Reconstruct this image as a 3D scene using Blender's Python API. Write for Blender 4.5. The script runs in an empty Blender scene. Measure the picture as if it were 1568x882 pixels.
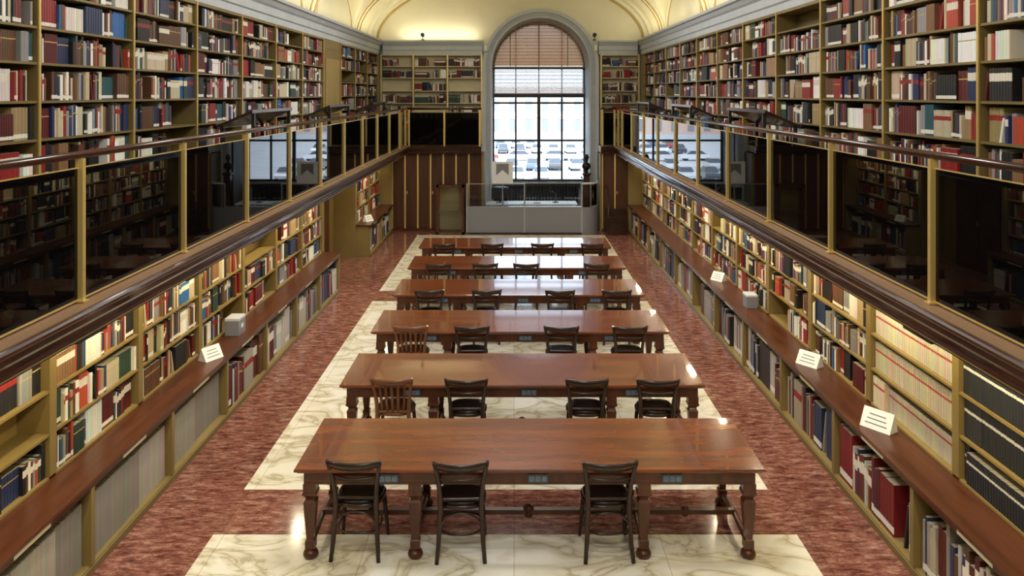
import bpy, math, random
import numpy as np
from mathutils import Vector, Matrix
random.seed(7)
R = random.Random(11)
scene = bpy.context.scene
try:
    scene.view_settings.view_transform = 'Standard'
except Exception: pass

# ------------------------------------------------------------------ materials
def mat(name, col, rough=0.5, metal=0.0, coat=0.0, spec=None, emis=None, estr=0.0, bump=None, var=None, transl=0, crough=0.08):
    m = bpy.data.materials.new(name); m.use_nodes = True
    nt = m.node_tree; b = nt.nodes['Principled BSDF']
    b.inputs['Base Color'].default_value = (*col, 1)
    b.inputs['Roughness'].default_value = rough
    b.inputs['Metallic'].default_value = metal
    b.inputs['Coat Weight'].default_value = coat
    b.inputs['Coat Roughness'].default_value = crough
    if spec is not None: b.inputs['Specular IOR Level'].default_value = spec
    if transl:
        t=nt.nodes.new('ShaderNodeBsdfTranslucent'); t.inputs[0].default_value=(*col,1)
        mx=nt.nodes.new('ShaderNodeMixShader'); mx.inputs[0].default_value=transl
        o=nt.nodes['Material Output']
        nt.links.new(b.outputs[0],mx.inputs[1]); nt.links.new(t.outputs[0],mx.inputs[2]); nt.links.new(mx.outputs[0],o.inputs[0])
    if var:
        sc, c2, lo, hi = var
        tc = nt.nodes.new('ShaderNodeTexCoord'); mp = nt.nodes.new('ShaderNodeMapping')
        mp.inputs['Scale'].default_value = sc
        nz = nt.nodes.new('ShaderNodeTexNoise'); nz.inputs['Scale'].default_value = 1.0
        nz.inputs['Detail'].default_value = 6; nz.inputs['Roughness'].default_value = 0.6
        cr = nt.nodes.new('ShaderNodeValToRGB')
        cr.color_ramp.elements[0].position = lo; cr.color_ramp.elements[1].position = hi
        cr.color_ramp.elements[0].color = (*col, 1); cr.color_ramp.elements[1].color = (*c2, 1)
        nt.links.new(tc.outputs['Object'], mp.inputs['Vector']); nt.links.new(mp.outputs[0], nz.inputs['Vector'])
        nt.links.new(nz.outputs['Fac'], cr.inputs['Fac']); nt.links.new(cr.outputs[0], b.inputs['Base Color'])
    return m

M = {}
M['table'] = mat('varnished_walnut', (0.085,0.018,0.004), 0.26, coat=0.65, crough=0.045, spec=0.12, var=((0.9,7,6),(0.215,0.052,0.009),0.3,0.72))
M['tableleg'] = mat('turned_walnut', (0.045,0.013,0.006), 0.3, coat=0.25, spec=0.3, var=((9,9,2),(0.11,0.034,0.013),0.3,0.75))
M['chair'] = mat('dark_bentwood', (0.016,0.007,0.0045), 0.3, coat=0.3, spec=0.3, var=((8,8,3),(0.042,0.016,0.008),0.3,0.75))
M['chair2'] = mat('brown_beech', (0.12,0.040,0.015), 0.35, coat=0.2, var=((8,8,3),(0.20,0.072,0.025),0.3,0.75))
M['leather'] = mat('black_leather', (0.010,0.008,0.008), 0.28, coat=0.2)
M['counter'] = mat('counter_mahogany', (0.048,0.014,0.006), 0.35, coat=0.08, spec=0.2, var=((12,1.2,6),(0.105,0.033,0.012),0.3,0.75))
M['fascia'] = mat('balcony_mahogany', (0.022,0.007,0.005), 0.22, coat=0.4, spec=0.3, var=((20,1.2,8),(0.055,0.016,0.008),0.3,0.75))
M['woodpanel'] = mat('panel_wood', (0.042,0.014,0.007), 0.4, coat=0.1, spec=0.3, var=((14,14,1.0),(0.09,0.030,0.012),0.3,0.75))
M['brass'] = mat('brass', (0.74,0.55,0.19), 0.33, metal=0.55)
M['brassp'] = mat('bronze_painted_shelf', (0.20,0.145,0.05), 0.42, metal=0.2)
M['brassback'] = mat('dark_gold_back_panel', (0.15,0.105,0.034), 0.55, metal=0.1, var=((1,1,1),(0.11,0.077,0.025),0.3,0.7))
M['honeyback'] = mat('honey_back_panel', (0.42,0.29,0.09), 0.5, metal=0.1, var=((1,1,1),(0.32,0.22,0.07),0.3,0.7))
M['khaki'] = mat('khaki_lacquer', (0.25,0.175,0.06), 0.45, spec=0.3, var=((1,1,1),(0.19,0.135,0.045),0.3,0.7))
M['creamshelf'] = mat('cream_shelf', (0.60,0.54,0.35), 0.5)
M['glassdark'] = mat('smoked_glass', (0.0022,0.0020,0.0020), 0.012, spec=0.14)
M['tan'] = mat('tan_kerb', (0.26,0.15,0.08), 0.5)
M['cornice'] = mat('grey_white_plaster', (0.54,0.58,0.62), 0.6, var=((3,3,3),(0.48,0.52,0.55),0.3,0.7))
M['vault'] = mat('cream_vault_plaster', (0.88,0.82,0.60), 0.7, var=((0.8,0.8,0.8),(0.83,0.76,0.53),0.3,0.7))
M['rib'] = mat('ivory_rib_plaster', (0.88,0.84,0.66), 0.6)
M['ribline'] = mat('ochre_rib_line', (0.55,0.40,0.14), 0.6)
M['wallc'] = mat('cream_wall_plaster', (0.86,0.82,0.64), 0.7, var=((1,1,1),(0.81,0.76,0.59),0.3,0.7))
M['grey'] = mat('grey_stone_surround', (0.44,0.47,0.50), 0.55, var=((4,4,4),(0.36,0.39,0.42),0.3,0.7))
M['black'] = mat('black_iron', (0.012,0.012,0.014), 0.35)
M['bronze'] = mat('dark_bronze', (0.02,0.016,0.012), 0.3, metal=0.6)
M['winframe'] = mat('dark_window_frame', (0.012,0.011,0.010), 0.4)
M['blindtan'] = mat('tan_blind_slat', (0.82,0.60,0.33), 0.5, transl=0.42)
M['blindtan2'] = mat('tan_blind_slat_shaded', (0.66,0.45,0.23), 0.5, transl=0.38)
M['blindtape'] = mat('tan_blind_tape', (0.40,0.27,0.14), 0.6)
M['blindwhite'] = mat('white_blind_slat', (0.72,0.74,0.77), 0.5, transl=0.3)
M['panelgrey'] = mat('grey_laminate', (0.20,0.20,0.225), 0.4)
M['white'] = mat('white_card', (0.78,0.77,0.74), 0.5)
M['ink'] = mat('printed_ink', (0.12,0.12,0.12), 0.6)
M['steel'] = mat('brushed_steel', (0.45,0.47,0.52), 0.3, metal=0.9)
M['socket'] = mat('socket_plate', (0.05,0.06,0.08), 0.3)
M['socketface'] = mat('socket_face', (0.12,0.16,0.22), 0.3)
M['carpet'] = mat('balcony_floor_wood', (0.12,0.06,0.03), 0.5, var=((6,1,1),(0.18,0.09,0.045),0.3,0.7))
M['asphalt'] = mat('asphalt', (0.46,0.46,0.48), 0.9, var=((0.3,0.3,0.3),(0.56,0.56,0.57),0.3,0.7))
M['tyre'] = mat('tyre_rubber', (0.02,0.02,0.02), 0.8)
M['carglass'] = mat('car_glass', (0.06,0.07,0.09), 0.05)
M['facade'] = mat('peach_facade', (0.62,0.45,0.36), 0.8)
M['facwin'] = mat('facade_window', (0.24,0.25,0.28), 0.2)

def glass_mat():
    m = bpy.data.materials.new('clear_glass'); m.use_nodes = True
    nt = m.node_tree; nt.nodes.clear()
    o = nt.nodes.new('ShaderNodeOutputMaterial'); mx = nt.nodes.new('ShaderNodeMixShader')
    t = nt.nodes.new('ShaderNodeBsdfTransparent'); t.inputs[0].default_value = (0.93,0.96,0.98,1)
    g = nt.nodes.new('ShaderNodeBsdfGlossy'); g.inputs['Roughness'].default_value = 0.02
    f = nt.nodes.new('ShaderNodeFresnel'); f.inputs[0].default_value = 1.45
    nt.links.new(f.outputs[0], mx.inputs[0]); nt.links.new(t.outputs[0], mx.inputs[1]); nt.links.new(g.outputs[0], mx.inputs[2])
    nt.links.new(mx.outputs[0], o.inputs[0]); return m
M['glass'] = glass_mat()

def book_mat():
    m = bpy.data.materials.new('book_bindings'); m.use_nodes = True
    nt = m.node_tree; b = nt.nodes['Principled BSDF']
    a = nt.nodes.new('ShaderNodeAttribute'); a.attribute_name = 'Col'
    nt.links.new(a.outputs['Color'], b.inputs['Base Color']); b.inputs['Roughness'].default_value = 0.45
    return m
M['book'] = book_mat()

def red_marble():
    m = bpy.data.materials.new('red_marble'); m.use_nodes = True
    nt = m.node_tree; b = nt.nodes['Principled BSDF']; L = nt.links.new
    tc = nt.nodes.new('ShaderNodeTexCoord')
    mp = nt.nodes.new('ShaderNodeMapping'); mp.inputs['Scale'].default_value = (2.4, 6.5, 1)
    n1 = nt.nodes.new('ShaderNodeTexNoise'); n1.inputs['Scale'].default_value = 2.2; n1.inputs['Detail'].default_value = 14
    n1.inputs['Roughness'].default_value = 0.86; n1.inputs['Distortion'].default_value = 0.3
    cr = nt.nodes.new('ShaderNodeValToRGB'); e = cr.color_ramp.elements
    e[0].position = 0.37; e[0].color = (0.032,0.010,0.008,1)
    e[1].position = 0.66; e[1].color = (0.58,0.39,0.30,1)
    x = e.new(0.45); x.color = (0.135,0.042,0.030,1)
    x = e.new(0.53); x.color = (0.27,0.112,0.078,1)
    br = nt.nodes.new('ShaderNodeTexBrick'); br.inputs['Scale'].default_value = 1.0; br.offset=0
    br.inputs['Color1'].default_value = (1,1,1,1); br.inputs['Color2'].default_value = (0.78,0.76,0.76,1); br.inputs['Mortar'].default_value = (0.5,0.45,0.45,1)
    br.inputs['Mortar Size'].default_value = 0.003; br.inputs['Brick Width'].default_value = 2.6; br.inputs['Row Height'].default_value = 1.05
    mx = nt.nodes.new('ShaderNodeMixRGB'); mx.blend_type = 'MULTIPLY'; mx.inputs[0].default_value = 1
    L(tc.outputs['Object'], mp.inputs[0]); L(mp.outputs[0], n1.inputs['Vector']); L(n1.outputs['Fac'], cr.inputs[0])
    L(tc.outputs['Object'], br.inputs['Vector']); L(cr.outputs[0], mx.inputs[1]); L(br.outputs['Color'], mx.inputs[2])
    L(mx.outputs[0], b.inputs['Base Color']); b.inputs['Roughness'].default_value = 0.13; b.inputs['Specular IOR Level'].default_value=0.28
    return m
def white_marble():
    m = bpy.data.materials.new('white_marble'); m.use_nodes = True
    nt = m.node_tree; b = nt.nodes['Principled BSDF']; L = nt.links.new
    tc = nt.nodes.new('ShaderNodeTexCoord')
    mp = nt.nodes.new('ShaderNodeMapping'); mp.inputs['Rotation'].default_value = (0,0,0.6); mp.inputs['Scale'].default_value = (1.0,1.7,1)
    n0 = nt.nodes.new('ShaderNodeTexNoise'); n0.inputs['Scale'].default_value = 1.3; n0.inputs['Detail'].default_value = 9; n0.inputs['Distortion'].default_value = 1.3
    s = nt.nodes.new('ShaderNodeMath'); s.operation = 'SUBTRACT'; s.inputs[1].default_value = 0.5
    ab = nt.nodes.new('ShaderNodeMath'); ab.operation = 'ABSOLUTE'
    cr = nt.nodes.new('ShaderNodeValToRGB'); e = cr.color_ramp.elements
    e[0].position = 0.0; e[0].color = (0.44,0.39,0.28,1); e[1].position = 0.10; e[1].color = (0.80,0.78,0.70,1)
    x = e.new(0.025); x.color = (0.66,0.61,0.48,1)
    br = nt.nodes.new('ShaderNodeTexBrick'); br.inputs['Scale'].default_value = 1.0; br.offset = 0
    br.inputs['Color1'].default_value = (1,1,1,1); br.inputs['Color2'].default_value = (0.9,0.87,0.78,1); br.inputs['Mortar'].default_value = (0.55,0.5,0.42,1)
    br.inputs['Mortar Size'].default_value = 0.003; br.inputs['Brick Width'].default_value = 1.28; br.inputs['Row Height'].default_value = 0.92
    mx = nt.nodes.new('ShaderNodeMixRGB'); mx.blend_type = 'MULTIPLY'; mx.inputs[0].default_value = 1
    L(tc.outputs['Object'], mp.inputs[0]); L(mp.outputs[0], n0.inputs['Vector']); L(n0.outputs['Fac'], s.inputs[0]); L(s.outputs[0], ab.inputs[0])
    L(ab.outputs[0], cr.inputs[0]); L(tc.outputs['Object'], br.inputs['Vector']); L(cr.outputs[0], mx.inputs[1]); L(br.outputs['Color'], mx.inputs[2])
    L(mx.outputs[0], b.inputs['Base Color']); b.inputs['Roughness'].default_value = 0.12; b.inputs['Specular IOR Level'].default_value=0.35
    return m
M['red'] = red_marble(); M['wm'] = white_marble()

# ------------------------------------------------------------------ mesh builder
class MB:
    def __init__(s): s.v=[]; s.f=[]; s.m=[]; s.s=[]; s.mats=[]
    def mi(s, k):
        if k not in s.mats: s.mats.append(k)
        return s.mats.index(k)
    def face(s, idx, k, sm=False): s.f.append(tuple(idx)); s.m.append(s.mi(k)); s.s.append(sm)
    def box(s, x0,x1,y0,y1,z0,z1,k):
        if x0>x1: x0,x1=x1,x0
        if y0>y1: y0,y1=y1,y0
        b=len(s.v)
        s.v += [(x0,y0,z0),(x1,y0,z0),(x1,y1,z0),(x0,y1,z0),(x0,y0,z1),(x1,y0,z1),(x1,y1,z1),(x0,y1,z1)]
        for q in ((0,3,2,1),(4,5,6,7),(0,1,5,4),(1,2,6,5),(2,3,7,6),(3,0,4,7)): s.face([b+i for i in q],k)
    def rings(s, rings, k, closed=True, cap=True, sm=True):
        b=len(s.v); n=len(rings[0])
        for r in rings: s.v += [tuple(p) for p in r]
        for i in range(len(rings)-1):
            for j in range(n if closed else n-1):
                j2=(j+1)%n
                s.face((b+i*n+j,b+i*n+j2,b+(i+1)*n+j2,b+(i+1)*n+j),k,sm)
        if cap:
            s.face([b+j for j in range(n)][::-1],k); s.face([b+(len(rings)-1)*n+j for j in range(n)],k)
    def tube(s, pts, rad, k, n=8, flat=None):
        pts=[Vector(p) for p in pts]
        if not isinstance(rad,(list,tuple)): rad=[rad]*len(pts)
        rs=[]; prev=None
        for i,p in enumerate(pts):
            t=(pts[min(i+1,len(pts)-1)]-pts[max(i-1,0)]).normalized()
            if prev is None:
                up=Vector((0,0,1)) if abs(t.z)<0.9 else Vector((0,1,0))
                a=t.cross(up).normalized()
            else:
                a=(prev-t*prev.dot(t)).normalized()
            prev=a; c=t.cross(a)
            fa,fc = flat if flat else (1,1)
            rs.append([p+(a*math.cos(2*math.pi*j/n)*fa+c*math.sin(2*math.pi*j/n)*fc)*rad[i] for j in range(n)])
        s.rings(rs,k)
    def lathe(s, cx,cy, prof, k, n=14, sx=1, sy=1):
        s.rings([[(cx+r*sx*math.cos(2*math.pi*j/n), cy+r*sy*math.sin(2*math.pi*j/n), z) for j in range(n)] for r,z in prof],k)
    def sq(s, cx,cy, prof, k):
        s.rings([[(cx-r,cy-r,z),(cx+r,cy-r,z),(cx+r,cy+r,z),(cx-r,cy+r,z)] for r,z in prof],k,sm=False)
    def prism(s, prof, axis, a0, a1, k, sm=False):
        def P(p,a):
            if axis=='y': return (p[0],a,p[1])
            if axis=='x': return (a,p[0],p[1])
            return (p[0],p[1],a)
        s.rings([[P(p,a0) for p in prof],[P(p,a1) for p in prof]],k,sm=sm)
    def mesh(s,name):
        me=bpy.data.meshes.new(name); me.from_pydata(s.v,[],s.f)
        for k in s.mats: me.materials.append(M[k])
        me.polygons.foreach_set('material_index',s.m); me.polygons.foreach_set('use_smooth',s.s)
        me.update()
        import bmesh
        bm=bmesh.new(); bm.from_mesh(me); bmesh.ops.recalc_face_normals(bm,faces=bm.faces); bm.to_mesh(me); bm.free()
        return me
    def build(s,name,loc=(0,0,0),bevel=0,rz=0):
        o=bpy.data.objects.new(name,s.mesh(name)); scene.collection.objects.link(o); o.location=loc; o.rotation_euler[2]=rz
        if bevel: addbev(o,bevel)
        return o
def addbev(o,w):
    b=o.modifiers.new('bevel','BEVEL'); b.width=w; b.segments=2; b.limit_method='ANGLE'; b.angle_limit=math.radians(50)
def inst(me,name,loc,rz=0,bevel=0):
    o=bpy.data.objects.new(name,me); scene.collection.objects.link(o); o.location=loc; o.rotation_euler[2]=rz
    if bevel: addbev(o,bevel)
    return o

# ------------------------------------------------------------------ key dims
CZ=3.9
XL_F=-3.42; XR_F=3.22      # counter fronts
XL_S=-3.75; XR_S=3.58      # lower shelf fronts
XL_B=-3.08; XR_B=2.95      # railing line
XL_U=-3.95; XR_U=3.72      # upper shelf fronts
XL_W=-4.28; XR_W=4.05      # walls
YB=-3.0; YE=24.45          # back / end wall
YBE=23.35                  # end balcony edge
ZB=2.41                    # balcony floor
ZC=5.05; ZT=5.45

# ------------------------------------------------------------------ floor
mb=MB()
xs=[XL_W,-2.66,2.5,XR_W]; ys=[YB,0.5,7.3,8.13,15.5,16.3,22.75,26.1]
for i in range(3):
    for j in range(7):
        k='wm' if (i==1 and j in (1,3,5)) else 'red'
        b=len(mb.v); mb.v+=[(xs[i],ys[j],0),(xs[i+1],ys[j],0),(xs[i+1],ys[j+1],0),(xs[i],ys[j+1],0)]
        mb.face((b,b+1,b+2,b+3),k)
mb.build('floor')

# walls
mb=MB(); mb.box(XL_W-0.2,XL_W,YB,YE+0.2,0,7.6,'khaki'); mb.build('wall_left')
mb=MB(); mb.box(XR_W,XR_W+0.2,YB,YE+0.2,0,7.6,'khaki'); mb.build('wall_right')
mb=MB(); mb.box(XL_W-0.2,XR_W+0.2,YB-0.2,YB,0,8.2,'wallc'); mb.build('wall_back')
# end wall with arched opening
WC=0.78; WR=1.45; WS=4.68
mb=MB(); th=0.2
mb.box(XL_W,WC-WR,YE,YE+th,0,8.2,'wallc'); mb.box(WC+WR,XR_W,YE,YE+th,0,8.2,'wallc')
n=40
for i in range(n):
    a0=math.pi*i/n; a1=math.pi*(i+1)/n
    x0=WC-WR*math.cos(a0); x1=WC-WR*math.cos(a1); z0=WS+WR*math.sin(a0); z1=WS+WR*math.sin(a1)
    b=len(mb.v); mb.v+=[(x0,YE,z0),(x1,YE,z1),(x1,YE,8.2),(x0,YE,8.2)]; mb.face((b,b+1,b+2,b+3),'wallc')
mb.build('wall_end')
# alcove tunnel (window recess)
YW=26.0
mb=MB(); prof=[(WC-WR,0)]+[(WC-WR*math.cos(math.pi*i/n),WS+WR*math.sin(math.pi*i/n)) for i in range(n+1)]+[(WC+WR,0)]
mb.rings([[(p[0],YE+0.001,p[1]) for p in prof],[(p[0],YW+0.15,p[1]) for p in prof]],'grey',closed=False,cap=False,sm=False)
mb.box(WC-WR,WC+WR,YW,YW+0.15,0,1.08,'grey'); mb.box(WC-WR,WC+WR,YW-0.22,YW,1.08,1.13,'grey')
mb.build('wall_alcove')
# arch surround
mb=MB()
def archring(mb,r0,r1,y0,y1,k,zb=0.0):
    R0=[(WC-r0,zb)]+[(WC-r0*math.cos(math.pi*i/n),WS+r0*math.sin(math.pi*i/n)) for i in range(n+1)]+[(WC+r0,zb)]
    R1=[(WC-r1,zb)]+[(WC-r1*math.cos(math.pi*i/n),WS+r1*math.sin(math.pi*i/n)) for i in range(n+1)]+[(WC+r1,zb)]
    rs=[]
    for a,b in zip(R0,R1):
        rs.append([(a[0],y0,a[1]),(b[0],y0,b[1]),(b[0],y1,b[1]),(a[0],y1,a[1])])
    mb.rings(rs,k,sm=False)
archring(mb,WR-0.01,WR+0.24,YE-0.20,YE-0.001,'grey')
archring(mb,WR+0.16,WR+0.26,YE-0.26,YE-0.19,'cornice')
archring(mb,WR-0.01,WR+0.03,YE-0.24,YE-0.19,'cornice')
for x in (WC-WR-0.22,WC+WR+0.10): 
    mb.box(x,x+0.12,YE-0.33,YE-0.26,5.12,5.36,'cornice'); mb.box(x+0.03,x+0.09,YE-0.36,YE-0.33,5.16,5.30,'rib')
mb.build('trim_1')

# ------------------------------------------------------------------ vault ceiling
cx=(XL_W+XR_W)/2; rx=(XR_W-XL_W)/2; rise=2.1
def barrel(x): 
    t=max(0,1-((x-cx)/rx)**2); return ZT+rise*math.sqrt(t)
LC=[19.75-5.1*k for k in range(5)]; LW=2.2; LH=1.45
def lun(y):
    for c in LC:
        if abs(y-c)<LW: return ZT+LH*math.sqrt(1-((y-c)/LW)**2)
    return 0
mb=MB(); nx=90
xs=[cx-rx*math.cos(math.pi*i/nx) for i in range(nx+1)]
ys=list(np.arange(YB,YE,0.06))
for c in LC: ys+= [c-LW+d for d in (0.0005,0.005,0.02,0.04)]+[c+LW-d for d in (0.0005,0.005,0.02,0.04)]
ys=sorted(set([float(y) for y in ys]+[YE]))
for y in ys:
    l=lun(y)
    for x in xs: mb.v.append((x,y,max(barrel(x),l)))
W=nx+1
for j in range(len(ys)-1):
    for i in range(nx): mb.face((j*W+i,j*W+i+1,(j+1)*W+i+1,(j+1)*W+i),'vault',True)
mb.build('ceiling')
mb=MB()
for c in LC:
    for xw,sg in ((XL_W,1),(XR_W,-1)):
        pp=[(xw+sg*0.006,c-(LW-0.02)*math.cos(math.pi*i/24),ZT+(LH-0.02)*math.sin(math.pi*i/24)) for i in range(25)]
        b=len(mb.v); mb.v+=pp; mb.face(range(b,b+25),'wallc')
        for off,r,kk in ((0.10,0.035,'rib'),(0.24,0.02,'ribline')):
            pts=[(xw+sg*0.012,c-(LW-off)*math.cos(math.pi*i/24),ZT+(LH-off)*math.sin(math.pi*i/24)) for i in range(25)]
            mb.tube(pts,r,kk,6)
def bandrib(y0,y1,drop,k='rib'):
    rs=[]
    for i in range(49):
        a=math.pi*i/48
        x=cx-rx*math.cos(a); z=ZT+rise*math.sin(a); xi=cx-(rx-drop)*math.cos(a); zi=ZT+(rise-drop)*math.sin(a)
        rs.append([(x,y0,z),(xi,y0,zi),(xi,y1,zi),(x,y1,z)])
    mb.rings(rs,k,sm=False)
for k in range(5):
    y=22.3-5.1*k
    bandrib(y-0.28,y+0.28,0.05); bandrib(y-0.20,y-0.16,0.08,'ribline'); bandrib(y+0.16,y+0.20,0.08,'ribline')
bandrib(YE-0.45,YE-0.01,0.10); bandrib(YE-0.15,YE-0.01,0.2); bandrib(YE-0.03,YE-0.005,0.27,'ribline')
mb.build('trim_2')
# cornices
mb=MB()
cp=[(0.0,ZC),(0.03,ZC),(0.03,ZC+0.10),(0.055,ZC+0.12),(0.055,ZC+0.24),(0.09,ZC+0.27),(0.13,ZC+0.33),(0.17,ZC+0.35),(0.17,ZT)]
L=[(XL_W,ZC)]+[(XL_U-0.03+p,z) for p,z in cp]+[(XL_W,ZT)]
Rr=[(XR_W,ZC)]+[(XR_U+0.03-p,z) for p,z in cp]+[(XR_W,ZT)]
mb.prism(L,'y',YB,YE,'cornice'); mb.prism(Rr,'y',YB,YE,'cornice')
E=[(YE,ZC)]+[(YE-0.25-p,z) for p,z in cp]+[(YE,ZT)]
mb.prism(E,'x',XL_U+0.1,WC-WR-0.25,'cornice'); mb.prism(E,'x',WC+WR+0.25,XR_U-0.1,'cornice')
mb.build('trim_3')

# ------------------------------------------------------------------ books
PAL=[((0.26,0.016,0.016),9),((0.10,0.010,0.012),8),((0.012,0.012,0.014),22),((0.018,0.032,0.10),8),((0.02,0.11,0.32),3.5),
     ((0.56,0.48,0.33),9),((0.82,0.80,0.75),12),((0.10,0.042,0.02),12),((0.22,0.11,0.05),7),((0.02,0.055,0.04),3.5),((0.27,0.27,0.27),8),((0.42,0.06,0.03),4),((0.36,0.25,0.12),5),((0.03,0.10,0.12),2.5)]
PW=[w for _,w in PAL]
class Books:
    def __init__(s): s.v=[]; s.f=[]; s.c=[]
    def book(s,P,a0,a1,p0,p1,z0,z1,col,band,b0,b1,lean=0):
        c=min(0.006,(a1-a0)*0.28); h=z1-z0; B=len(s.v)
        xsn=((a0,p0),(a0,p1-c),(a0+c,p1),(a1-c,p1),(a1,p1-c),(a1,p0))
        for t in (0,b0,b1,1):
            for a,p in xsn: s.v.append(P(a+lean*h*t,p,z0+h*t*(1-0.3*abs(lean))))
        for l in range(3):
            cc=band if l==1 else col
            for j in range(5):
                s.f.append((B+l*6+j,B+l*6+j+1,B+(l+1)*6+j+1,B+(l+1)*6+j)); s.c.append(cc if 0<j<4 or l!=1 else col)
        pg=(0.45,0.39,0.28)
        s.f.append((B+18,B+19,B+22,B+23)); s.c.append(pg); s.f.append((B+19,B+20,B+21,B+22)); s.c.append(col)
    def fill(s,P,a0,a1,z0,clear,pf,depth=0.2,full=0.95,pal=None,hr=(0.70,0.96),tk=(0.014,0.045),run=(1,9),series=False):
        a=a0+R.uniform(0.003,0.02)
        stop=a1
        if R.random()>full: stop=a0+(a1-a0)*R.uniform(0.45,0.9)
        if R.random()>full: a+=R.uniform(0.1,0.4)
        guard=0; done=False
        while a<stop-0.02 and not done and guard<400:
            guard+=1
            if pal: col=R.choice(pal)
            else: col=R.choices(PAL,PW)[0][0]
            k=R.uniform(0.8,1.2); col=tuple(min(0.9,x*k) for x in col)
            nrun=R.randint(*run); t0=R.uniform(*tk); h0=clear*R.uniform(*hr)
            lab=R.random(); bnd=None
            if lab<0.28: bnd=((0.74,0.72,0.66),0.06,0.19)
            elif lab<0.43: bnd=((0.50,0.35,0.11),0.70,0.74)
            elif lab<0.53: bnd=((0.28,0.02,0.02),0.62,0.78)
            elif lab<0.70: bnd=((0.72,0.68,0.58),0.6,0.85)
            if series=='journal': bnd=None
            if series=='white': bnd=((0.36,0.05,0.035),0.68,0.76)
            if series=='dark': bnd=((0.60,0.58,0.52),0.68,0.76)
            same=R.random()<0.6 or bool(series); pj=pf-R.uniform(0,0.05)
            for q in range(nrun):
                t=t0*R.uniform(0.9,1.15) if same else R.uniform(*tk)
                h=h0*(R.uniform(0.985,1.0) if same else R.uniform(0.82,1.08)); h=min(h,clear*0.97)
                if a+t>stop-0.004: done=True; break
                cc=tuple(min(0.9,x*R.uniform(0.86,1.12)) for x in col) if same else (tuple(R.choices(PAL,PW)[0][0]) if not pal else R.choice(pal))
                bb=bnd if bnd else (cc,0.3,0.6)
                s.book(P,a,a+t,pj-depth,pj,z0,z0+h,cc,bb[0],bb[1],bb[2])
                a+=t+0.0012
            if R.random()<0.07 and not series: 
                h=h0*0.95; ln=R.uniform(0.12,0.25)
                if a+0.03+ln*h<stop-0.01:
                    cc=R.choices(PAL,PW)[0][0] if not pal else R.choice(pal)
                    s.book(P,a+ln*h+0.003,a+ln*h+0.028,pj-depth,pj,z0,z0+h,cc,cc,0.3,0.6,-ln)
                    a+=0.03+ln*h
            if R.random()>full+0.02: a+=R.uniform(0.04,0.2)
    def build(s,name):
        if not s.f: return
        me=bpy.data.meshes.new(name); me.from_pydata(s.v,[],s.f); me.materials.append(M['book'])
        ca=me.color_attributes.new('Col','FLOAT_COLOR','CORNER')
        arr=np.ones((len(s.f),4),dtype=np.float32); arr[:,:3]=np.array(s.c,dtype=np.float32)
        arr=np.repeat(arr,4,axis=0).ravel(); ca.data.foreach_set('color',arr); me.update()
        o=bpy.data.objects.new(name,me); scene.collection.objects.link(o); return o

PLf=lambda xf:(lambda a,p,z:(xf+p,a,z))
PRf=lambda xf:(lambda a,p,z:(xf-p,a,z))
PEf=lambda yf:(lambda a,p,z:(a,yf-p,z))

def bookcase(P,edges,z_levels,depth,kU='brassp',kB='brassback',uw=0.045,st=0.022,name='bookcase',skip=(),z0=None,stripe='brass'):
    mb=MB()
    def bx(a0,a1,p0,p1,za,zb,k):
        b=len(mb.v)
        for z in (za,zb):
            for a,p in ((a0,p0),(a1,p0),(a1,p1),(a0,p1)): mb.v.append(P(a,p,z))
        for q in ((0,3,2,1),(4,5,6,7),(0,1,5,4),(1,2,6,5),(2,3,7,6),(3,0,4,7)): mb.face([b+i for i in q],k)
    zt=z_levels[-1]-0.001; zb=z_levels[0] if z0 is None else z0+0.002
    for e in edges:
        bx(e-uw/2,e+uw/2,-depth,0.0,zb,zt,kU)
        if stripe: bx(e-0.014,e+0.014,0.0,0.008,zb,zt,stripe)
    for i in range(len(edges)-1):
        if i in skip: continue
        a0=edges[i]+uw/2; a1=edges[i+1]-uw/2
        bx(a0,a1,-depth,-depth+0.012,zb,zt,kB)
        for z in z_levels[:-1]:
            bx(a0,a1,-depth+0.012,-0.005,z-st,z-0.001,kU)
        bx(a0,a1,-depth+0.012,0.0,zt-0.04,zt,kU)
    mb.build(name)

# upper bookcases
ZL=[2.47,2.80,3.17,3.52,3.84,4.16,4.46,4.76,ZC]
edL=[6.87+1.71*k for k in range(-5,11)]; edL[-1]=23.97
edR=[6.62+1.70*k for k in range(-5,11)]; edR.append(23.97)
depth=0.30
skipL=[i for i,e in enumerate(edL) if abs(e-17.13)<0.1]
for P,ed,skip,nm in ((PLf(XL_U),edL,skipL,'L'),(PRf(XR_U),edR,[],'R')):
    bookcase(P,ed,ZL,depth,skip=skip,name='gallery_bookcase',z0=ZB)
    B=Books()
    for i in range(len(ed)-1):
        if i in skip: continue
        for r in range(len(ZL)-1):
            if R.random()<0.03: continue
            B.fill(P,ed[i]+0.025,ed[i+1]-0.025,ZL[r],ZL[r+1]-ZL[r]-0.026,-0.012,depth=0.2,full=0.91,tk=(0.018,0.05))
    B.build('gallery_books')
# upper left door in the shelving
mb=MB(); a0=edL[skipL[0]]+0.03; a1=edL[skipL[0]+1]-0.03
mb.box(XL_U-0.06,XL_U-0.01,a0,a1,ZB+0.003,4.85,'khaki')
for z0,z1 in ((ZB+0.15,3.3),(3.45,4.65)): mb.box(XL_U-0.012,XL_U+0.01,a0+0.15,a1-0.15,z0,z1,'honeyback')
mb.box(XL_U-0.3,XL_U-0.01,a0,a1,4.85,ZC-0.001,'khaki'); mb.box(XL_U,XL_U+0.04,a1-0.12,a1-0.09,3.35,3.5,'brass')
mb.build('door_1',bevel=0.006)
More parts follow.
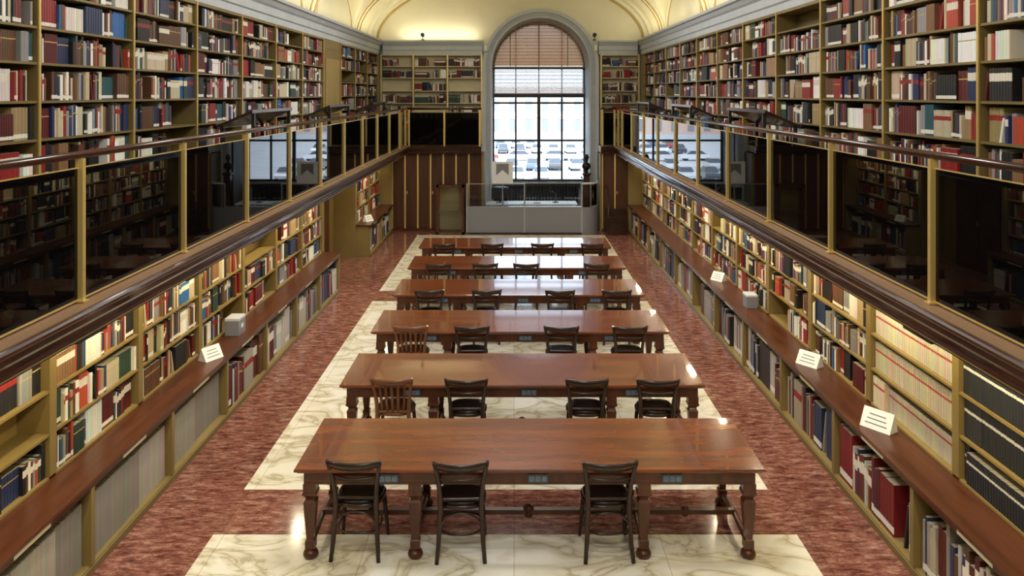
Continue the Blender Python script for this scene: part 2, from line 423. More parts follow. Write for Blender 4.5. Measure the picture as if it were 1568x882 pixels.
# end wall upper shelving
PE=PEf(24.17)
ZE=[2.47,2.9,3.3,3.62,3.98,4.36,4.70,ZC]
for ed,nm in (([XL_U+0.05,-2.95,-1.95,-0.95],'l'),([2.55,3.66],'r')):
    bookcase(PE,ed,ZE,0.25,name='end_bookcase',kB='creamshelf',kU='creamshelf',z0=ZB,uw=0.05)
    B=Books()
    for i in range(len(ed)-1):
        for r in range(len(ZE)-1):
            if R.random()<0.06: continue
            B.fill(PE,ed[i]+0.03,ed[i+1]-0.03,ZE[r],ZE[r+1]-ZE[r]-0.03,-0.012,depth=0.18,full=0.85,hr=(0.5,0.8))
    B.build('end_books')

# lower bookcases with counter
JR=[(0.33,0.30,0.25),(0.38,0.35,0.28),(0.29,0.27,0.23),(0.35,0.32,0.27)]
ZLo=[0.80,1.15,1.50,1.84,2.195]
def lower(side,ed,xS,xF,name):
    sg=1 if side=='L' else -1
    P=PLf(xS) if side=='L' else PRf(xS)
    bookcase(P,ed,ZLo,0.28,kU='khaki',kB='honeyback',uw=0.10,name=name,stripe=None)
    mb=MB(); a0=ed[0]-0.05; a1=ed[-1]+0.05
    xb=xS-sg*0.28
    mb.box(xb,xF+sg*0.015,a0-0.01,a1+0.01,0.745,0.775,'counter')
    mb.box(xb,xF-sg*0.015,a0,a1,0.0,0.07,'khaki')
    mb.box(xb,xb+sg*0.02,a0,a1,0.07,0.745,'khaki')
    for e in ed: mb.box(xb+sg*0.02,xF-sg*0.005,e-0.03,e+0.03,0.07,0.745,'khaki')
    mb.box(xF-sg*0.03,xF,a0,a1,0.70,0.745,'counter')
    mb.box(xF-sg*0.02,xF-sg*0.0,a0,a1,0.0,0.06,'brassp')
    for e in ed[:-1]: mb.box(xF+sg*0.001,xF+sg*0.004,e+0.5,e+0.95,0.705,0.738,'creamshelf')
    mb.build('counter_bookcase',bevel=0.004)
    B=Books(); PF=PLf(xF) if side=='L' else PRf(xF)
    for i in range(len(ed)-1):
        a0=ed[i]+0.055; a1=ed[i+1]-0.055
        for r in range(4):
            if R.random()<0.03: continue
            cc=None; run=(1,9); se=False
            if side=='R' and abs(ed[i]-6.7)<0.1: cc=[(0.56,0.51,0.39)]; run=(30,60); se='white'
            if side=='R' and ed[i]<6.0: cc=[(0.012,0.015,0.02),(0.02,0.022,0.027)]; run=(30,60); se='dark'
            B.fill(P,a0,a1,ZLo[r],ZLo[r+1]-ZLo[r]-0.03,-0.012,full=0.92 if not se else 0.97,pal=cc,run=run,series=se,tk=(0.014,0.045) if not se else (0.028,0.04))
        a0=ed[i]+0.032; a1=ed[i+1]-0.032
        jj = (side=='L' and 5.0<ed[i]<9.5)
        if jj: B.fill(PF,a0,a1,0.07,0.60,-0.04,depth=0.24,full=0.97,pal=JR,hr=(0.86,0.88),tk=(0.010,0.022),run=(30,60),series='journal')
        else: B.fill(PF,a0,a1,0.07,0.60,-0.04,depth=0.24,full=0.93,hr=(0.70,0.92),tk=(0.025,0.06),run=(2,9),
                 pal=[(0.16,0.012,0.014),(0.085,0.010,0.010),(0.42,0.37,0.27),(0.32,0.29,0.24),(0.02,0.02,0.022),(0.5,0.48,0.44),(0.10,0.042,0.02),(0.24,0.22,0.20),(0.02,0.035,0.09)])
    B.build('counter_books')
edl1=[16.2-1.58*k for k in range(8,-1,-1)]
edl2=[19.65,21.45,23.2]
edr=[6.7+1.65*k for k in range(-2,11)]; edr[-1]=23.15
lower('L',edl1,XL_S,XL_F,'lower_bookcase')
lower('L',edl2,XL_S,XL_F,'lower_bookcase')
lower('R',edr,XR_S,XR_F,'lower_bookcase')
mb=MB()
mb.box(XL_W,XL_S-0.0,19.54,19.59,0.0,ZB-0.19,'khaki'); mb.box(XL_W,XL_S,16.26,16.31,0,ZB-0.19,'khaki')
mb.build('trim_4')
mb=MB(); mb.box(XL_W+0.001,XL_W+0.05,17.0,18.9,0.0,2.1,'woodpanel'); mb.box(XL_W+0.05,XL_W+0.07,17.15,17.9,0.15,1.95,'counter'); mb.box(XL_W+0.05,XL_W+0.07,18.0,18.75,0.15,1.95,'counter')
mb.box(XL_W+0.07,XL_W+0.11,17.93,17.96,1.0,1.12,'brass'); mb.build('door_2')

# ------------------------------------------------------------------ balconies
FP=[(-0.06,2.20),(0.10,2.20),(0.10,2.235),(0.085,2.245),(0.09,2.28),(0.115,2.295),(0.125,2.315),(0.125,2.355),(0.145,2.362),(0.155,2.376),(0.155,2.392),(0.145,2.405),(0.13,2.41)]
def balc(side):
    sg=1 if side=='L' else -1
    xw=(XL_W if side=='L' else XR_W)+sg*0.004; xb=XL_B if side=='L' else XR_B
    mb=MB(); y0=YB+0.004; y1=YE-0.004
    mb.box(xw,xb-sg*0.06,y0,y1,2.23,ZB-0.01,'wallc')
    mb.box(xw,xb-sg*0.06,y0,y1,ZB-0.01,ZB,'carpet')
    f=[(xb+sg*p,z) for p,z in FP]+[(xb-sg*0.06,2.41)]
    mb.prism(f,'y',y0,YBE,'fascia')
    mb.box(xb-sg*0.05,xb+sg*0.125,y0,YBE,2.411,2.420,'tan')
    mb.box(xb+sg*0.101,xb+sg*0.105,y0,YBE,2.21,2.218,'brassp')
    mb.build('balcony')
    mb=MB()
    posts=[5.85+1.81*k for k in range(-4,10)] if side=='L' else [5.8+1.85*k for k in range(-4,10)]
    posts=[p for p in posts if p<YBE-0.3]+[YBE-0.04]
    for p in posts:
        mb.box(xb-sg*0.02,xb+sg*0.035,p-0.02,p+0.02,2.424,3.44,'brass')
        mb.box(xb-sg*0.035,xb+sg*0.05,p-0.035,p+0.035,2.424,2.438,'brass')
    for i in range(len(posts)-1):
        mb.box(xb-0.005,xb+0.005,posts[i]+0.035,posts[i+1]-0.035,2.45,3.37,'glassdark')
        mb.box(xb-0.006,xb+0.006,posts[i]+0.02,posts[i+1]-0.02,3.37,3.378,'brass')
        mb.box(xb-0.008,xb+0.008,posts[i]+0.02,posts[i+1]-0.02,2.436,2.45,'brass')
    mb.tube([(xb,y0,3.465),(xb,YBE,3.465)],0.028,'fascia',12)
    mb.build('balcony_railing')
    for k in range(10):
        y=3.95+1.9*k; x=xb+sg*0.06
        mb=MB(); mb.box(x-0.04,x+0.04,y-0.20,y+0.20,2.183,2.1995,'black'); mb.build('soffit_downlight')
        l=bpy.data.lights.new('soffit_lamp','AREA'); l.shape='RECTANGLE'; l.size=0.075; l.size_y=0.38; l.energy=13; l.color=(1,0.86,0.58)
        o=bpy.data.objects.new('soffit_lamp',l); scene.collection.objects.link(o); o.location=(x,y,2.18)
balc('L'); balc('R')
def endb(x0,x1):
    mb=MB()
    mb.box(x0,x1,YBE+0.06,YE-0.004,2.23,ZB-0.01,'wallc'); mb.box(x0,x1,YBE+0.06,YE-0.004,ZB-0.01,ZB,'carpet')
    mb.prism([(YBE-p,z) for p,z in FP]+[(YBE+0.06,2.41)],'x',x0,x1,'fascia')
    mb.build('balcony')
    mb=MB(); N=3 if x1-x0>1 else 2
    ps=[x0+0.05+(x1-x0-0.1)*i/(N-1) for i in range(N)]
    for p in ps: mb.box(p-0.025,p+0.025,YBE-0.02,YBE+0.02,2.412,3.44,'brass')
    for i in range(N-1): 
        mb.box(ps[i]+0.03,ps[i+1]-0.03,YBE-0.005,YBE+0.005,2.45,3.36,'glassdark'); mb.box(ps[i]+0.03,ps[i+1]-0.03,YBE-0.006,YBE+0.006,3.36,3.368,'brass')
    mb.tube([(x0,YBE,3.465),(x1,YBE,3.465)],0.028,'fascia',12)
    mb.build('balcony_railing')
endb(XL_B+0.06,-0.92); endb(2.45,XR_B-0.06)
mb=MB(); mb.box(XL_B-0.05,XR_B+0.05,YB+0.004,0.4,2.2,2.40,'carpet'); mb.build('balcony')

# lecterns on the gallery
def lectern(side,y0,y1):
    sg=1 if side=='L' else -1; xb=XL_B if side=='L' else XR_B
    mb=MB()
    hi=xb-sg*0.09; lo=xb-sg*0.55
    mb.prism([(hi,3.70),(lo,3.50),(lo,3.47),(hi,3.66)],'y',y0,y1,'chair')
    mb.box(lo,lo+sg*0.02,y0,y1,3.47,3.53,'chair')
    for y in (y0+0.1,y1-0.1):
        mb.box(hi,hi-sg*0.04,y-0.02,y+0.02,ZB+0.001,3.66,'black'); mb.box(lo+sg*0.04,lo+sg*0.08,y-0.02,y+0.02,ZB+0.001,3.49,'black')
        mb.box(hi,lo+sg*0.04,y-0.02,y+0.02,2.6,2.64,'black')
    mb.build('lectern')
for y0,y1 in ((10.0,11.8),(14.2,16.0),(18.6,20.4)): lectern('L',y0,y1); lectern('R',y0,y1)

# ------------------------------------------------------------------ end wall lower: wood panels
for x0,x1 in ((-3.45,-0.92),(2.5,3.22)):
    mb=MB(); mb.box(x0,x1,23.42,23.50,0,2.19,'woodpanel')
    nn=max(2,round((x1-x0)/0.36)); 
    for i in range(nn):
        w=(x1-x0)/nn; xa=x0+w*i
        mb.box(xa+0.03,xa+w-0.03,23.40,23.42,0.1,2.15,'woodpanel')
        mb.box(xa-0.02 if i else xa,xa+0.02,23.385,23.42,0.0,2.19,'brass')
    mb.box(x0,x1,23.38,23.42,0,0.08,'counter')
    for i in range(1,nn,2): mb.box(x0+(x1-x0)/nn*i+0.05,x0+(x1-x0)/nn*i+0.07,23.37,23.40,1.05,1.13,'brass')
    mb.build('wardrobe_panelling')
mb=MB(); mb.box(XL_W,-3.45,23.3,23.5,0,2.19,'khaki'); mb.box(3.22,XR_W,23.3,23.5,0,2.19,'khaki'); 
mb.box(-0.92,-0.85,23.42,YE,0,2.19,'khaki'); mb.box(2.44,2.5,23.42,YE,0,2.19,'khaki'); mb.build('trim_5')

# ------------------------------------------------------------------ window
mb=MB()
x0=WC-WR; x1=WC+WR; fy0=YW-0.02; fy1=YW+0.06
cols=[x0+(x1-x0)*i/4 for i in range(5)]
for i,x in enumerate(cols):
    w=0.05 if i in (0,2,4) else 0.028
    mb.box(max(x-w,x0),min(x+w,x1),fy0,fy1,1.13,3.85,'winframe')
    zt=WS+math.sqrt(max(0,WR**2-(x-WC)**2))
    if i in (1,2,3): mb.box(x-0.022,x+0.022,fy0,fy1,3.85,zt,'blindwhite')
for z,w in ((1.16,0.04),(2.42,0.03),(3.60,0.03),(3.83,0.06)):
    mb.box(x0,x1,fy0-0.01,fy1,z-w,z+w,'winframe')
mb.box(x0,x1,fy0,fy1,4.65,4.71,'winframe')
archring(mb,WR-0.07,WR-0.001,fy0,fy1,'winframe',zb=3.85)
b=len(mb.v); n2=30
pp=[(x0,1.1)]+[(WC-WR*math.cos(math.pi*i/n2),WS+WR*math.sin(math.pi*i/n2)) for i in range(n2+1)]+[(x1,1.1)]
mb.v+=[(p[0],YW+0.03,p[1]) for p in pp]; mb.face(range(b,b+len(pp)),'glass')
mb.build('window_1')
# blinds
mb=MB(); z=4.76; q=0
while z<WS+WR-0.05:
    hw=math.sqrt(max(0,WR**2-max(0,z+0.02-WS)**2))-0.04
    y=YW-0.14
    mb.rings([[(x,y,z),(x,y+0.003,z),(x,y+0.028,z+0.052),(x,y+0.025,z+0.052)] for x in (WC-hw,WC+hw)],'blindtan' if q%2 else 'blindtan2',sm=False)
    z+=0.052; q+=1
mb.box(WC-WR+0.03,WC+WR-0.03,YW-0.15,YW-0.09,4.69,4.75,'blindtape')
for x in (-0.9,0,0.9): mb.box(WC+x-0.014,WC+x+0.014,YW-0.146,YW-0.141,4.74,WS+math.sqrt(WR**2-x*x)-0.05,'blindtape')
mb.build('wooden_blind')
mb=MB(); z=3.93
while z<4.64:
    xa=x0+0.03; xb=x1-0.03; y=YW-0.13
    mb.rings([[(x,y,z),(x,y+0.002,z),(x,y+0.026,z+0.030),(x,y+0.024,z+0.031)] for x in (xa,xb)],'blindwhite',sm=False); z+=0.048
mb.box(x0+0.03,x1-0.03,YW-0.135,YW-0.10,3.885,3.92,'blindwhite')
for x in (-1.2,-0.4,0.4,1.2): mb.box(WC+x-0.004,WC+x+0.004,YW-0.117,YW-0.113,3.9,4.67,'blindwhite')
mb.build('venetian_blind')
# radiator
mb=MB()
for i in range(26): mb.box(-0.45+0.095*i,-0.45+0.095*i+0.07,25.72,25.9,0.15,1.0,'black')
mb.box(-0.5,2.05,25.70,25.92,1.0,1.03,'black'); mb.box(-0.47,2.0,25.76,25.86,0.0,0.15,'black')
mb.build('radiator',bevel=0.008)

# ------------------------------------------------------------------ reading tables
def table_mesh():
    mb=MB(); w=1.95; d=0.54
    prof=[(0.0,0.78),(0.006,0.777),(0.01,0.768),(0.004,0.755),(-0.012,0.748),(-0.02,0.738),(-0.03,0.735)]
    rs=[]
    for p,z in prof[::-1]: rs.append([(-w-p,-d-p,z),(w+p,-d-p,z),(w+p,d+p,z),(-w-p,d+p,z)])
    mb.rings(rs,'table',sm=False)
    wi=w-0.07; di=d-0.06
    for y in (-di,di): mb.box(-wi,wi,y-0.014,y+0.014,0.635,0.736,'tableleg'); 
    for x in (-wi,wi): mb.box(x-0.014,x+0.014,-di+0.014,di-0.014,0.635,0.736,'tableleg')
    mb.box(-wi,wi,-di-0.018,-di-0.014,0.635,0.647,'tableleg')
    lx=(-1.84,-0.96,0.96,1.84); ly=0.44
    for x in lx:
        for y in (-ly,ly):
            mb.sq(x,y,[(0.054,0.632),(0.054,0.565),(0.060,0.56),(0.060,0.54),(0.046,0.53),(0.034,0.512),(0.040,0.495),(0.052,0.478),(0.037,0.25),(0.029,0.16),(0.040,0.15),(0.040,0.085),(0.030,0.08)][::-1],'tableleg')
            mb.lathe(x,y,[(0.034,0.0),(0.058,0.01),(0.066,0.032),(0.056,0.058),(0.032,0.072),(0.036,0.08)],'tableleg',12)
        pts=[(x,-ly+0.03,0.115),(x,-0.25,0.13),(x,0,0.155),(x,0.25,0.13),(x,ly-0.03,0.115)]
        mb.tube(pts,0.03,'tableleg',8,flat=(0.9,0.8))
    mb.box(-1.84,1.84,-0.028,0.028,0.145,0.185,'tableleg')
    mb.lathe(0,0,[(0.012,0.10),(0.03,0.115),(0.04,0.13),(0.04,0.19),(0.05,0.2),(0.03,0.22),(0.01,0.23)],'tableleg',12)
    for x in (-1.4,1.4): mb.lathe(x,0,[(0.02,0.12),(0.035,0.135),(0.035,0.195),(0.02,0.21)],'tableleg',12)
    for x in (-1.18,0.07,1.19):
        mb.box(x-0.085,x+0.085,-di-0.026,-di-0.014,0.652,0.722,'socket')
        for q in (-0.052,0,0.052): mb.box(x+q-0.021,x+q+0.021,-di-0.030,-di-0.026,0.664,0.710,'socketface')
        for q in (-0.052,0.0): 
            mb.box(x+q-0.009,x+q-0.004,-di-0.032,-di-0.030,0.684,0.690,'black'); mb.box(x+q+0.004,x+q+0.009,-di-0.032,-di-0.030,0.684,0.690,'black')
    return mb.mesh('library_table')
TM=table_mesh()
TX=[0.13,0.09,0.08,0.07,0.05,0.02]; TY=[6.85+1.98*i for i in range(6)]
for x,y in zip(TX,TY): inst(TM,'library_table',(x,y+0.54,0))

# ------------------------------------------------------------------ chairs
def seat_outline(n=24,w=0.205,d=0.20,y0=0.0):
    out=[]
    for j in range(n):
        a=2*math.pi*j/n; c=math.cos(a); s_=math.sin(a)
        ex=0.75
        x=w*math.copysign(abs(c)**ex,c)*(1.0+0.06*s_); y=y0+d*math.copysign(abs(s_)**ex,s_)
        out.append((x,y))
    return out
def chair_mesh(slat=False):
    mb=MB(); W='chair2' if slat else 'chair'
    o=seat_outline()
    def ring(s,z): return [(x*s,y*s,z) for x,y in o]
    mb.rings([ring(0.97,0.420),ring(1.03,0.430),ring(1.03,0.45),ring(0.98,0.458)],W)
    mb.rings([ring(0.94,0.456),ring(0.96,0.470),ring(0.90,0.486),ring(0.6,0.490),ring(0.2,0.484)],'leather' if not slat else W)
    for sx in (-1,1):
        pts=[(sx*0.200,-0.245,0.0),(sx*0.186,-0.215,0.15),(sx*0.176,-0.195,0.32),(sx*0.170,-0.19,0.45),(sx*0.174,-0.20,0.56),(sx*0.186,-0.228,0.68),(sx*0.205,-0.262,0.79),(sx*0.222,-0.288,0.866)]
        mb.tube(pts,[0.017,0.020,0.022,0.023,0.022,0.020,0.019,0.015],W,10)
        pts=[(sx*0.20,0.20,0.0),(sx*0.185,0.175,0.2),(sx*0.165,0.15,0.43)]
        mb.tube(pts,[0.014,0.018,0.023],W,8)
        pts=[(sx*0.18,-0.20,0.30),(sx*0.165,-0.16,0.37),(sx*0.15,-0.10,0.415)]; mb.tube(pts,0.010,W,6)
        pts=[(sx*0.172,0.16,0.31),(sx*0.15,0.12,0.38),(sx*0.12,0.07,0.42)]; mb.tube(pts,0.010,W,6)
    pts=[(0.176*math.cos(math.pi*i/12),-0.205,0.27+0.13*math.sin(math.pi*i/12)) for i in range(13)]; mb.tube(pts,0.010,W,6)
    pts=[(0.178*math.copysign(abs(math.cos(a))**0.7,math.cos(a)),-0.01+0.185*math.copysign(abs(math.sin(a))**0.7,math.sin(a)),0.215) for a in [2*math.pi*i/24 for i in range(25)]]
    mb.tube(pts,0.010,W,6)
    def board(z0,z1,yb,half,bul,th=0.011,lean=0.02,archt=0.0,rnd=0.0,dip=0.0):
        rs=[]
        for i in range(17):
            t=-1+2*i/16; x=half*t; y=yb-bul*(1-t*t); za=z0+rnd*(abs(t)**6)+dip*(1-t*t); zb=z1+archt*(1-t*t)-rnd*(abs(t)**6)
            rs.append([(x,y-th,za),(x,y+th,za),(x,y+th-lean,zb),(x,y-th-lean,zb)])
        mb.rings(rs,W,sm=True)
    board(0.800,0.870,-0.262,0.230,0.055,archt=-0.010,rnd=0.014,dip=-0.010,th=0.009)
    if slat:
        for i in range(5):
            t=-1+2*i/4*1.0; x=0.135*t
            mb.tube([(x*0.85,-0.19,0.45),(x*0.92,-0.205-0.03*(1-t*t),0.6),(x,-0.262-0.05*(1-t*t),0.81)],0.011,W,6,flat=(1.5,0.7))
        board(0.455,0.485,-0.19,0.170,0.0,lean=0.0)
    else:
        board(0.690,0.716,-0.222,0.188,0.045,lean=0.008,dip=-0.005,archt=-0.005,th=0.009)
        board(0.50,0.525,-0.192,0.172,0.004,th=0.007,lean=0.0)
    return mb.mesh('slat_back_chair' if slat else 'bentwood_chair')
CM=chair_mesh(); CS=chair_mesh(True)
CH=[[-1.33,-.46,.775],[-1.31,-.52,.77,1.53],[-1.36,-.57,.62,1.50],[-1.33,-.45,.71,1.58],[-1.37,-.53,.22,1.48],[-1.42,-.45,.57,1.56]]
for i,row in enumerate(CH):
    for j,x in enumerate(row):
        sl = (i in (1,2) and j==0)
        inst(CS if sl else CM,'slat_back_chair' if sl else 'bentwood_chair',(x+0.01,TY[i]+0.235+R.uniform(-0.01,0.03),0),R.uniform(-0.06,0.06))

# ------------------------------------------------------------------ reception desk
mb=MB(); Y0=22.9
mb.box(-1.30,0.27,Y0,Y0+0.04,0.04,0.74,'panelgrey'); mb.box(0.31,1.87,Y0,Y0+0.04,0.04,0.74,'panelgrey')
mb.box(-1.32,1.89,Y0-0.01,Y0+0.05,0.74,0.765,'steel'); mb.box(-1.32,1.89,Y0-0.005,Y0+0.045,0,0.04,'black')
for x in (-1.31,0.29,1.88): mb.box(x-0.02,x+0.02,Y0-0.004,Y0+0.04,0.0,1.40,'steel')
mb.box(-1.29,0.27,Y0+0.015,Y0+0.025,0.78,1.38,'glass'); mb.box(0.31,1.86,Y0+0.015,Y0+0.025,0.78,1.0,'glass')
mb.box(-1.31,0.29,Y0+0.01,Y0+0.03,1.38,1.40,'steel')
mb.box(-1.32,-1.28,Y0+0.04,23.36,0,0.74,'panelgrey'); mb.box(-1.305,-1.295,Y0+0.04,23.36,0.76,1.38,'glass')
rs=[];rs2=[];rs3=[]
for i in range(11):
    a=math.pi/2*i/10; x=1.9+0.45*math.sin(a); y=Y0+0.45*(1-math.cos(a))
    nx_=math.sin(a)*0.015; ny_=-math.cos(a)*0.015
    def q(z0,z1,s=1.0): return [(x-nx_*s,y-ny_*s,z0),(x+nx_*s,y+ny_*s,z0),(x+nx_*s,y+ny_*s,z1),(x-nx_*s,y-ny_*s,z1)]
    rs.append(q(0,0.74)); rs2.append(q(0.78,1.38,0.3)); rs3.append(q(1.38,1.43,2.0))
mb.rings(rs,'panelgrey',sm=False); mb.rings(rs2,'glass',sm=False); mb.rings(rs3,'cornice',sm=False)
mb.box(-0.8,1.8,23.45,24.15,0.72,0.76,'white'); mb.box(-0.75,-0.70,23.5,24.1,0,0.72,'panelgrey'); mb.box(1.7,1.75,23.5,24.1,0,0.72,'panelgrey')
mb.build('reception_desk')
mb=MB()
mb.box(-0.65,-0.15,23.7,23.74,0.86,1.2,'black'); mb.box(-0.42,-0.38,23.72,23.76,0.77,0.9,'black'); mb.box(-0.52,-0.28,23.66,23.82,0.762,0.775,'black'); mb.build('computer_monitor',bevel=0.005)
mb=MB(); mb.box(0.2,0.5,23.6,23.8,0.762,0.775,'white'); mb.box(0.55,0.75,23.55,23.78,0.762,0.79,'blindwhite'); mb.build('paper_stack')
mb=MB(); mb.lathe(1.2,23.8,[(0.09,0.762),(0.09,0.775),(0.012,0.78),(0.012,1.0)],'black'); mb.tube([(1.2,23.8,1.0),(1.1,23.78,1.08),(1.0,23.76,1.05)],0.012,'black'); mb.build('desk_lamp')
mb=MB()
mb.lathe(-0.4,24.45,[(0.25,0.0),(0.25,0.03),(0.03,0.06),(0.03,0.42),(0.22,0.44),(0.24,0.48),(0.20,0.52)],'black',14)
mb.rings([[(-0.4-w_,24.67,z),(-0.4+w_,24.67,z),(-0.4+w_,24.63,z),(-0.4-w_,24.63,z)] for w_,z in ((0.12,0.55),(0.20,0.65),(0.22,1.0),(0.16,1.12))],'leather'); mb.box(-0.43,-0.37,24.61,24.67,0.48,0.6,'black')
mb.build('office_chair')
mb=MB(); mb.box(-0.62,-0.03,23.25,23.27,1.34,1.98,'white')
mb.prism([(-0.50,1.92),(-0.15,1.92),(-0.15,1.60),(-0.325,1.75),(-0.50,1.60)],'y',23.24,23.25,'panelgrey')
mb.box(-0.345,-0.305,23.27,23.30,0.02,1.9,'steel'); mb.box(-0.55,-0.1,23.18,23.34,0,0.02,'steel'); mb.build('notice_board')
mb=MB(); xa,xb,ya,yb=-2.14,-1.38,22.75,23.2
for x in (xa,xb-0.06):
    for y in (ya,yb-0.06): mb.box(x,x+0.06,y,y+0.06,0,1.38,'tableleg')
for z in (0.0,1.30):
    mb.box(xa,xb,ya,ya+0.06,z,z+0.08,'tableleg'); mb.box(xa,xb,yb-0.06,yb,z,z+0.08,'tableleg'); mb.box(xa,xa+0.06,ya,yb,z,z+0.08,'tableleg'); mb.box(xb-0.06,xb,ya,yb,z,z+0.08,'tableleg')
mb.box(xa+0.06,xb-0.06,ya+0.02,ya+0.03,0.08,1.3,'glass'); mb.box(xa+0.06,xb-0.06,ya+0.06,yb-0.06,0.6,0.62,'khaki'); mb.box(xa+0.02,xb-0.02,yb-0.05,yb-0.03,0.08,1.3,'khaki')
mb.box(xa+0.01,xb-0.01,ya+0.01,yb-0.01,1.38,1.395,'glass')
mb.build('display_case')
mb=MB()
for i in range(3): mb.box(2.58,3.12,22.7+0.22*i,23.34,0.22*i if i else 0,0.22*(i+1),'chair')
mb.tube([(2.6,22.72,0.02),(2.6,22.72,0.9)],0.015,'black'); mb.tube([(2.6,22.72,0.9),(2.6,23.3,1.3)],0.015,'black')
mb.build('library_steps')
# bust on pedestal
mb=MB(); bx_,by_=2.08,23.75; S=0.62; z0b=1.62
def bz(z): return z0b+(z-1.48)*S
mb.sq(bx_,by_,[(0.15,0),(0.15,0.1),(0.10,0.13),(0.09,1.54),(0.12,1.57),(0.12,1.62)],'fascia')
mb.lathe(bx_,by_,[(r*S,bz(z)) for r,z in [(0.08,1.48),(0.07,1.55),(0.10,1.62),(0.19,1.70),(0.21,1.80),(0.17,1.90),(0.075,1.95),(0.062,2.02),(0.085,2.08),(0.105,2.16),(0.108,2.22),(0.09,2.29),(0.05,2.33),(0.01,2.345)]],'bronze',18,1,0.75)
mb.tube([(bx_,by_-0.075*S,bz(2.2)),(bx_,by_-0.11*S,bz(2.14)),(bx_,by_-0.075*S,bz(2.12))],[0.008,0.011,0.008],'bronze',6)
for s_ in (-1,1): mb.tube([(bx_+s_*0.105*S,by_,bz(2.2)),(bx_+s_*0.115*S,by_+0.01,bz(2.14))],[0.012,0.008],'bronze',6)
mb.build('bronze_bust')

# ------------------------------------------------------------------ tent cards & small items
def card(x,y,side,w=0.26,h=0.15,z=0.777):
    mb=MB()
    mb.prism([(-0.07,0),(0.07,0),(0.012,h)],'x',-w/2,w/2,'white')
    for i in range(3):
        t=0.25+0.22*i; yy=-0.07+(0.082)*t; zz=h*t
        b=len(mb.v); u=w*0.36*(1-0.12*i); e=0.0015; nh=h*0.045
        ty=0.082/h*nh
        mb.v+=[(-u,yy-e*1.6,zz),(u,yy-e*1.6,zz),(u,yy+ty-e*1.6,zz+nh),(-u,yy+ty-e*1.6,zz+nh)]; mb.face((b,b+1,b+2,b+3),'ink')
    return mb.build('sign_card',(x,y,z),rz=(math.radians(62) if side=='L' else math.radians(-55)))
card(-3.57,9.72,'L'); card(-3.57,20.2,'L'); card(3.40,9.5,'R',0.28,0.15); card(3.40,7.7,'R',0.30,0.17); card(3.42,13.8,'R',0.24,0.14)
mb=MB(); mb.box(-0.09,0.09,-0.13,0.13,0,0.22,'panelgrey'); mb.box(-0.093,0.093,-0.133,0.133,0.19,0.223,'blindwhite'); mb.box(0.09,0.094,-0.04,0.04,0.08,0.13,'white'); mb.build('archive_box',(-3.63,10.75,0.777),bevel=0.004)
mb=MB(); mb.box(-0.08,0.08,-0.11,0.11,0,0.19,'panelgrey'); mb.box(-0.083,0.083,-0.113,0.113,0.16,0.193,'blindwhite'); mb.build('archive_box',(3.46,12.1,0.777),bevel=0.004)

# spotlights on cornice
for x in (-2.67,2.35):
    mb=MB(); mb.box(-0.05,0.05,0.0,0.06,0.0,0.03,'black'); mb.tube([(0,0.03,0.03),(0,0.02,0.12)],0.012,'black'); mb.tube([(0,0.07,0.14),(0,-0.07,0.16)],[0.05,0.06],'black',12)
    mb.build('spotlight',(x,YE-0.32,ZT+0.001))

# ------------------------------------------------------------------ outside
mb=MB(); mb.box(-120,160,30,260,-5.9,-5.7,'asphalt'); mb.build('street_ground')
mb=MB()
mb.box(-90,130,172,186,-5.7,5.0,'facade')
mb.box(-90,130,171.6,172,5.0,5.5,'rib'); mb.box(-90,130,171.7,172,-0.9,-0.5,'rib'); mb.box(-90,130,171.7,172,-5.7,-4.6,'cornice')
for i in range(62):
    for j in range(2): 
        xx=-86+3.4*i
        mb.box(xx,xx+1.3,171.85,172,-3.9+4.2*j,-1.4+4.2*j,'facwin'); mb.box(xx-0.2,xx+1.5,171.75,172,-1.4+4.2*j,-1.15+4.2*j,'rib')
mb.build('building_facade')
carcols=[(0.75,0.76,0.78),(0.40,0.41,0.43),(0.05,0.05,0.055),(0.36,0.06,0.045),(0.09,0.13,0.24),(0.58,0.59,0.61)]
cms=[]
for ci,c in enumerate(carcols):
    M['car%d'%ci]=mat('car_paint_%d'%ci,c,0.25,coat=0.6)
    mb=MB(); k='car%d'%ci
    prof=[(-2.1,0.35),(-2.12,0.6),(-2.0,0.85),(-1.2,0.95),(1.5,0.98),(2.0,0.9),(2.12,0.6),(2.1,0.35)]
    rs=[]
    for x,s_ in ((-0.86,0.97),(-0.8,1.0),(0.8,1.0),(0.86,0.97)): rs.append([(x,p[0]*s_,p[1]) for p in prof])
    mb.rings(rs,k,sm=False)
    cab=[(-1.25,0.94),(-0.55,1.42),(0.9,1.45),(1.65,0.96)]
    mb.rings([[(-0.78,p[0],p[1]) if p[1]<1 else (-0.62,p[0],p[1]) for p in cab],[(0.78,p[0],p[1]) if p[1]<1 else (0.62,p[0],p[1]) for p in cab]],'carglass',sm=False)
    mb.box(-0.6,0.6,-0.5,0.85,1.425,1.47,k)
    for x in (-0.8,0.66):
        for y in (-1.3,1.3): 
            mb.rings([[(xx,y+0.32*math.cos(2*math.pi*j/12),0.32+0.32*math.sin(2*math.pi*j/12)) for j in range(12)] for xx in (x-0.02,x+0.16)],'tyre',sm=False)
    cms.append(mb.mesh('parked_car'))
for ri,(D,sp,rz) in enumerate(((92,2.7,0),(104,2.7,math.pi),(118,5.2,math.pi/2),(133,2.7,0),(146,2.7,math.pi))):
    x=-14-D*0.05
    while x<D*0.14+8:
        if R.random()<0.86: inst(cms[R.choice([0,0,5,5,1,2,3,4,1])],'parked_car',(x,D+R.uniform(-0.4,0.4),-5.7),rz+R.uniform(-0.03,0.03))
        x+=sp

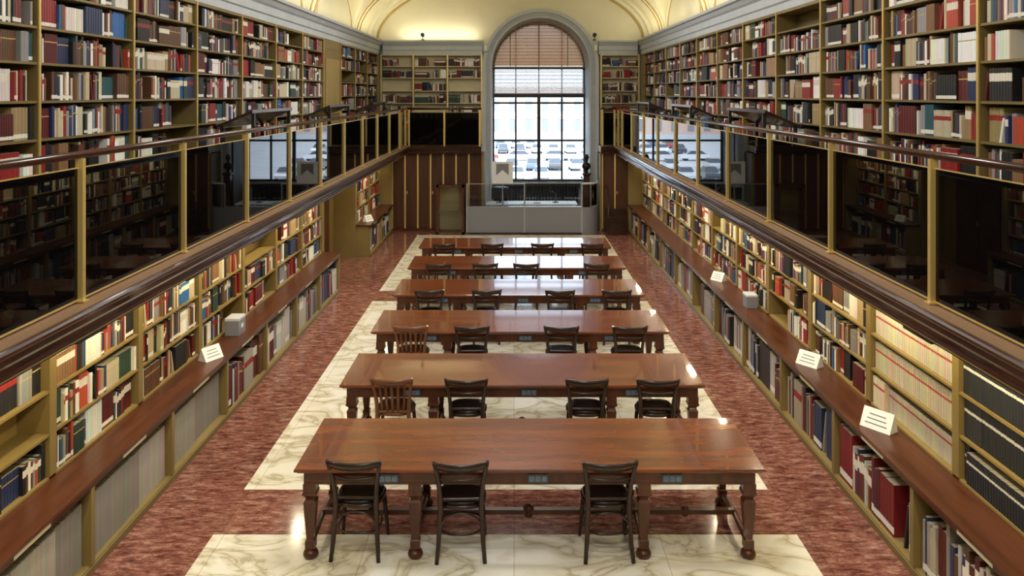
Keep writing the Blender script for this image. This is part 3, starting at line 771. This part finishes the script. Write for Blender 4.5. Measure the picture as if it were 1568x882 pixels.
# ------------------------------------------------------------------ lights
def area(name,loc,rot,sx,sy,e,col,spread=None):
    l=bpy.data.lights.new(name,'AREA'); l.shape='RECTANGLE'; l.size=sx; l.size_y=sy; l.energy=e; l.color=col
    if spread: l.spread=math.radians(spread)
    o=bpy.data.objects.new(name,l); scene.collection.objects.link(o); o.location=loc; o.rotation_euler=rot; return o
for y in (-1,3.2,7.4,11.6,15.4,18.0):  # added overhead fill for the hall, kept above the frame
    area('ceiling_fill',(cx,y,6.9),(0,0,0),2.0,0.7,150 if y<17 else 80,(1,0.985,0.955))
    mb=MB(); mb.box(cx-1.05,cx+1.05,y-0.4,y+0.4,6.92,6.98,'steel')  # invented housing and rods so the added fill has a body
    for x in (-0.9,0.9): mb.tube([(cx+x,y,6.98),(cx+x,y,barrel(cx+x))],0.01,'steel',6)
    mb.build('ceiling_fill_housing')
for y0,y1 in ((-2,6),(6,14),(14,19),(19,24)):
    for x,s_ in ((-3.9,1),(3.68,-1)):
        area('cove_lamp',(x,(y0+y1)/2,5.50),(math.radians(180),math.radians(14*s_),0),0.08,y1-y0-0.2,24*(y1-y0)/5,(1,0.90,0.62))
area('cove_lamp',(-2.2,24.2,5.5),(math.radians(180-14),0,0),2.2,0.06,12,(1,0.90,0.62))
def strip(x,y0,y1,s_):
    area('shelf_lamp',(x,(y0+y1)/2,2.17),(0,math.radians(38*s_),0),0.05,y1-y0,4.2*(y1-y0),(1,0.84,0.46),spread=110)
    mb=MB(); mb.box(x-0.03,x+0.03,y0,y1,2.19,2.229,'brassp'); mb.build('shelf_light_strip')
strip(-3.52,3.6,16.2,1); strip(-3.52,19.6,23.2,1); strip(3.35,3.5,23.1,-1)
sun=bpy.data.lights.new('sun','SUN'); sun.energy=4.0; sun.angle=0.02; sun.color=(1,0.95,0.88)
so=bpy.data.objects.new('sun',sun); scene.collection.objects.link(so); so.rotation_euler=(math.radians(42),0,math.radians(25))
w=bpy.data.worlds.new('world'); scene.world=w; w.use_nodes=True
bg=w.node_tree.nodes['Background']; bg.inputs[0].default_value=(0.70,0.84,1.0,1); bg.inputs[1].default_value=5.2

# ------------------------------------------------------------------ camera
cam=bpy.data.cameras.new('camera'); co=bpy.data.objects.new('camera',cam); scene.collection.objects.link(co)
co.location=(0,0,CZ); co.rotation_euler=(math.radians(90),0,0)
cam.sensor_width=36; cam.lens=1290/1600*36; cam.shift_x=-0.002; cam.shift_y=-0.19
cam.clip_end=600; cam.clip_start=0.05
scene.camera=co
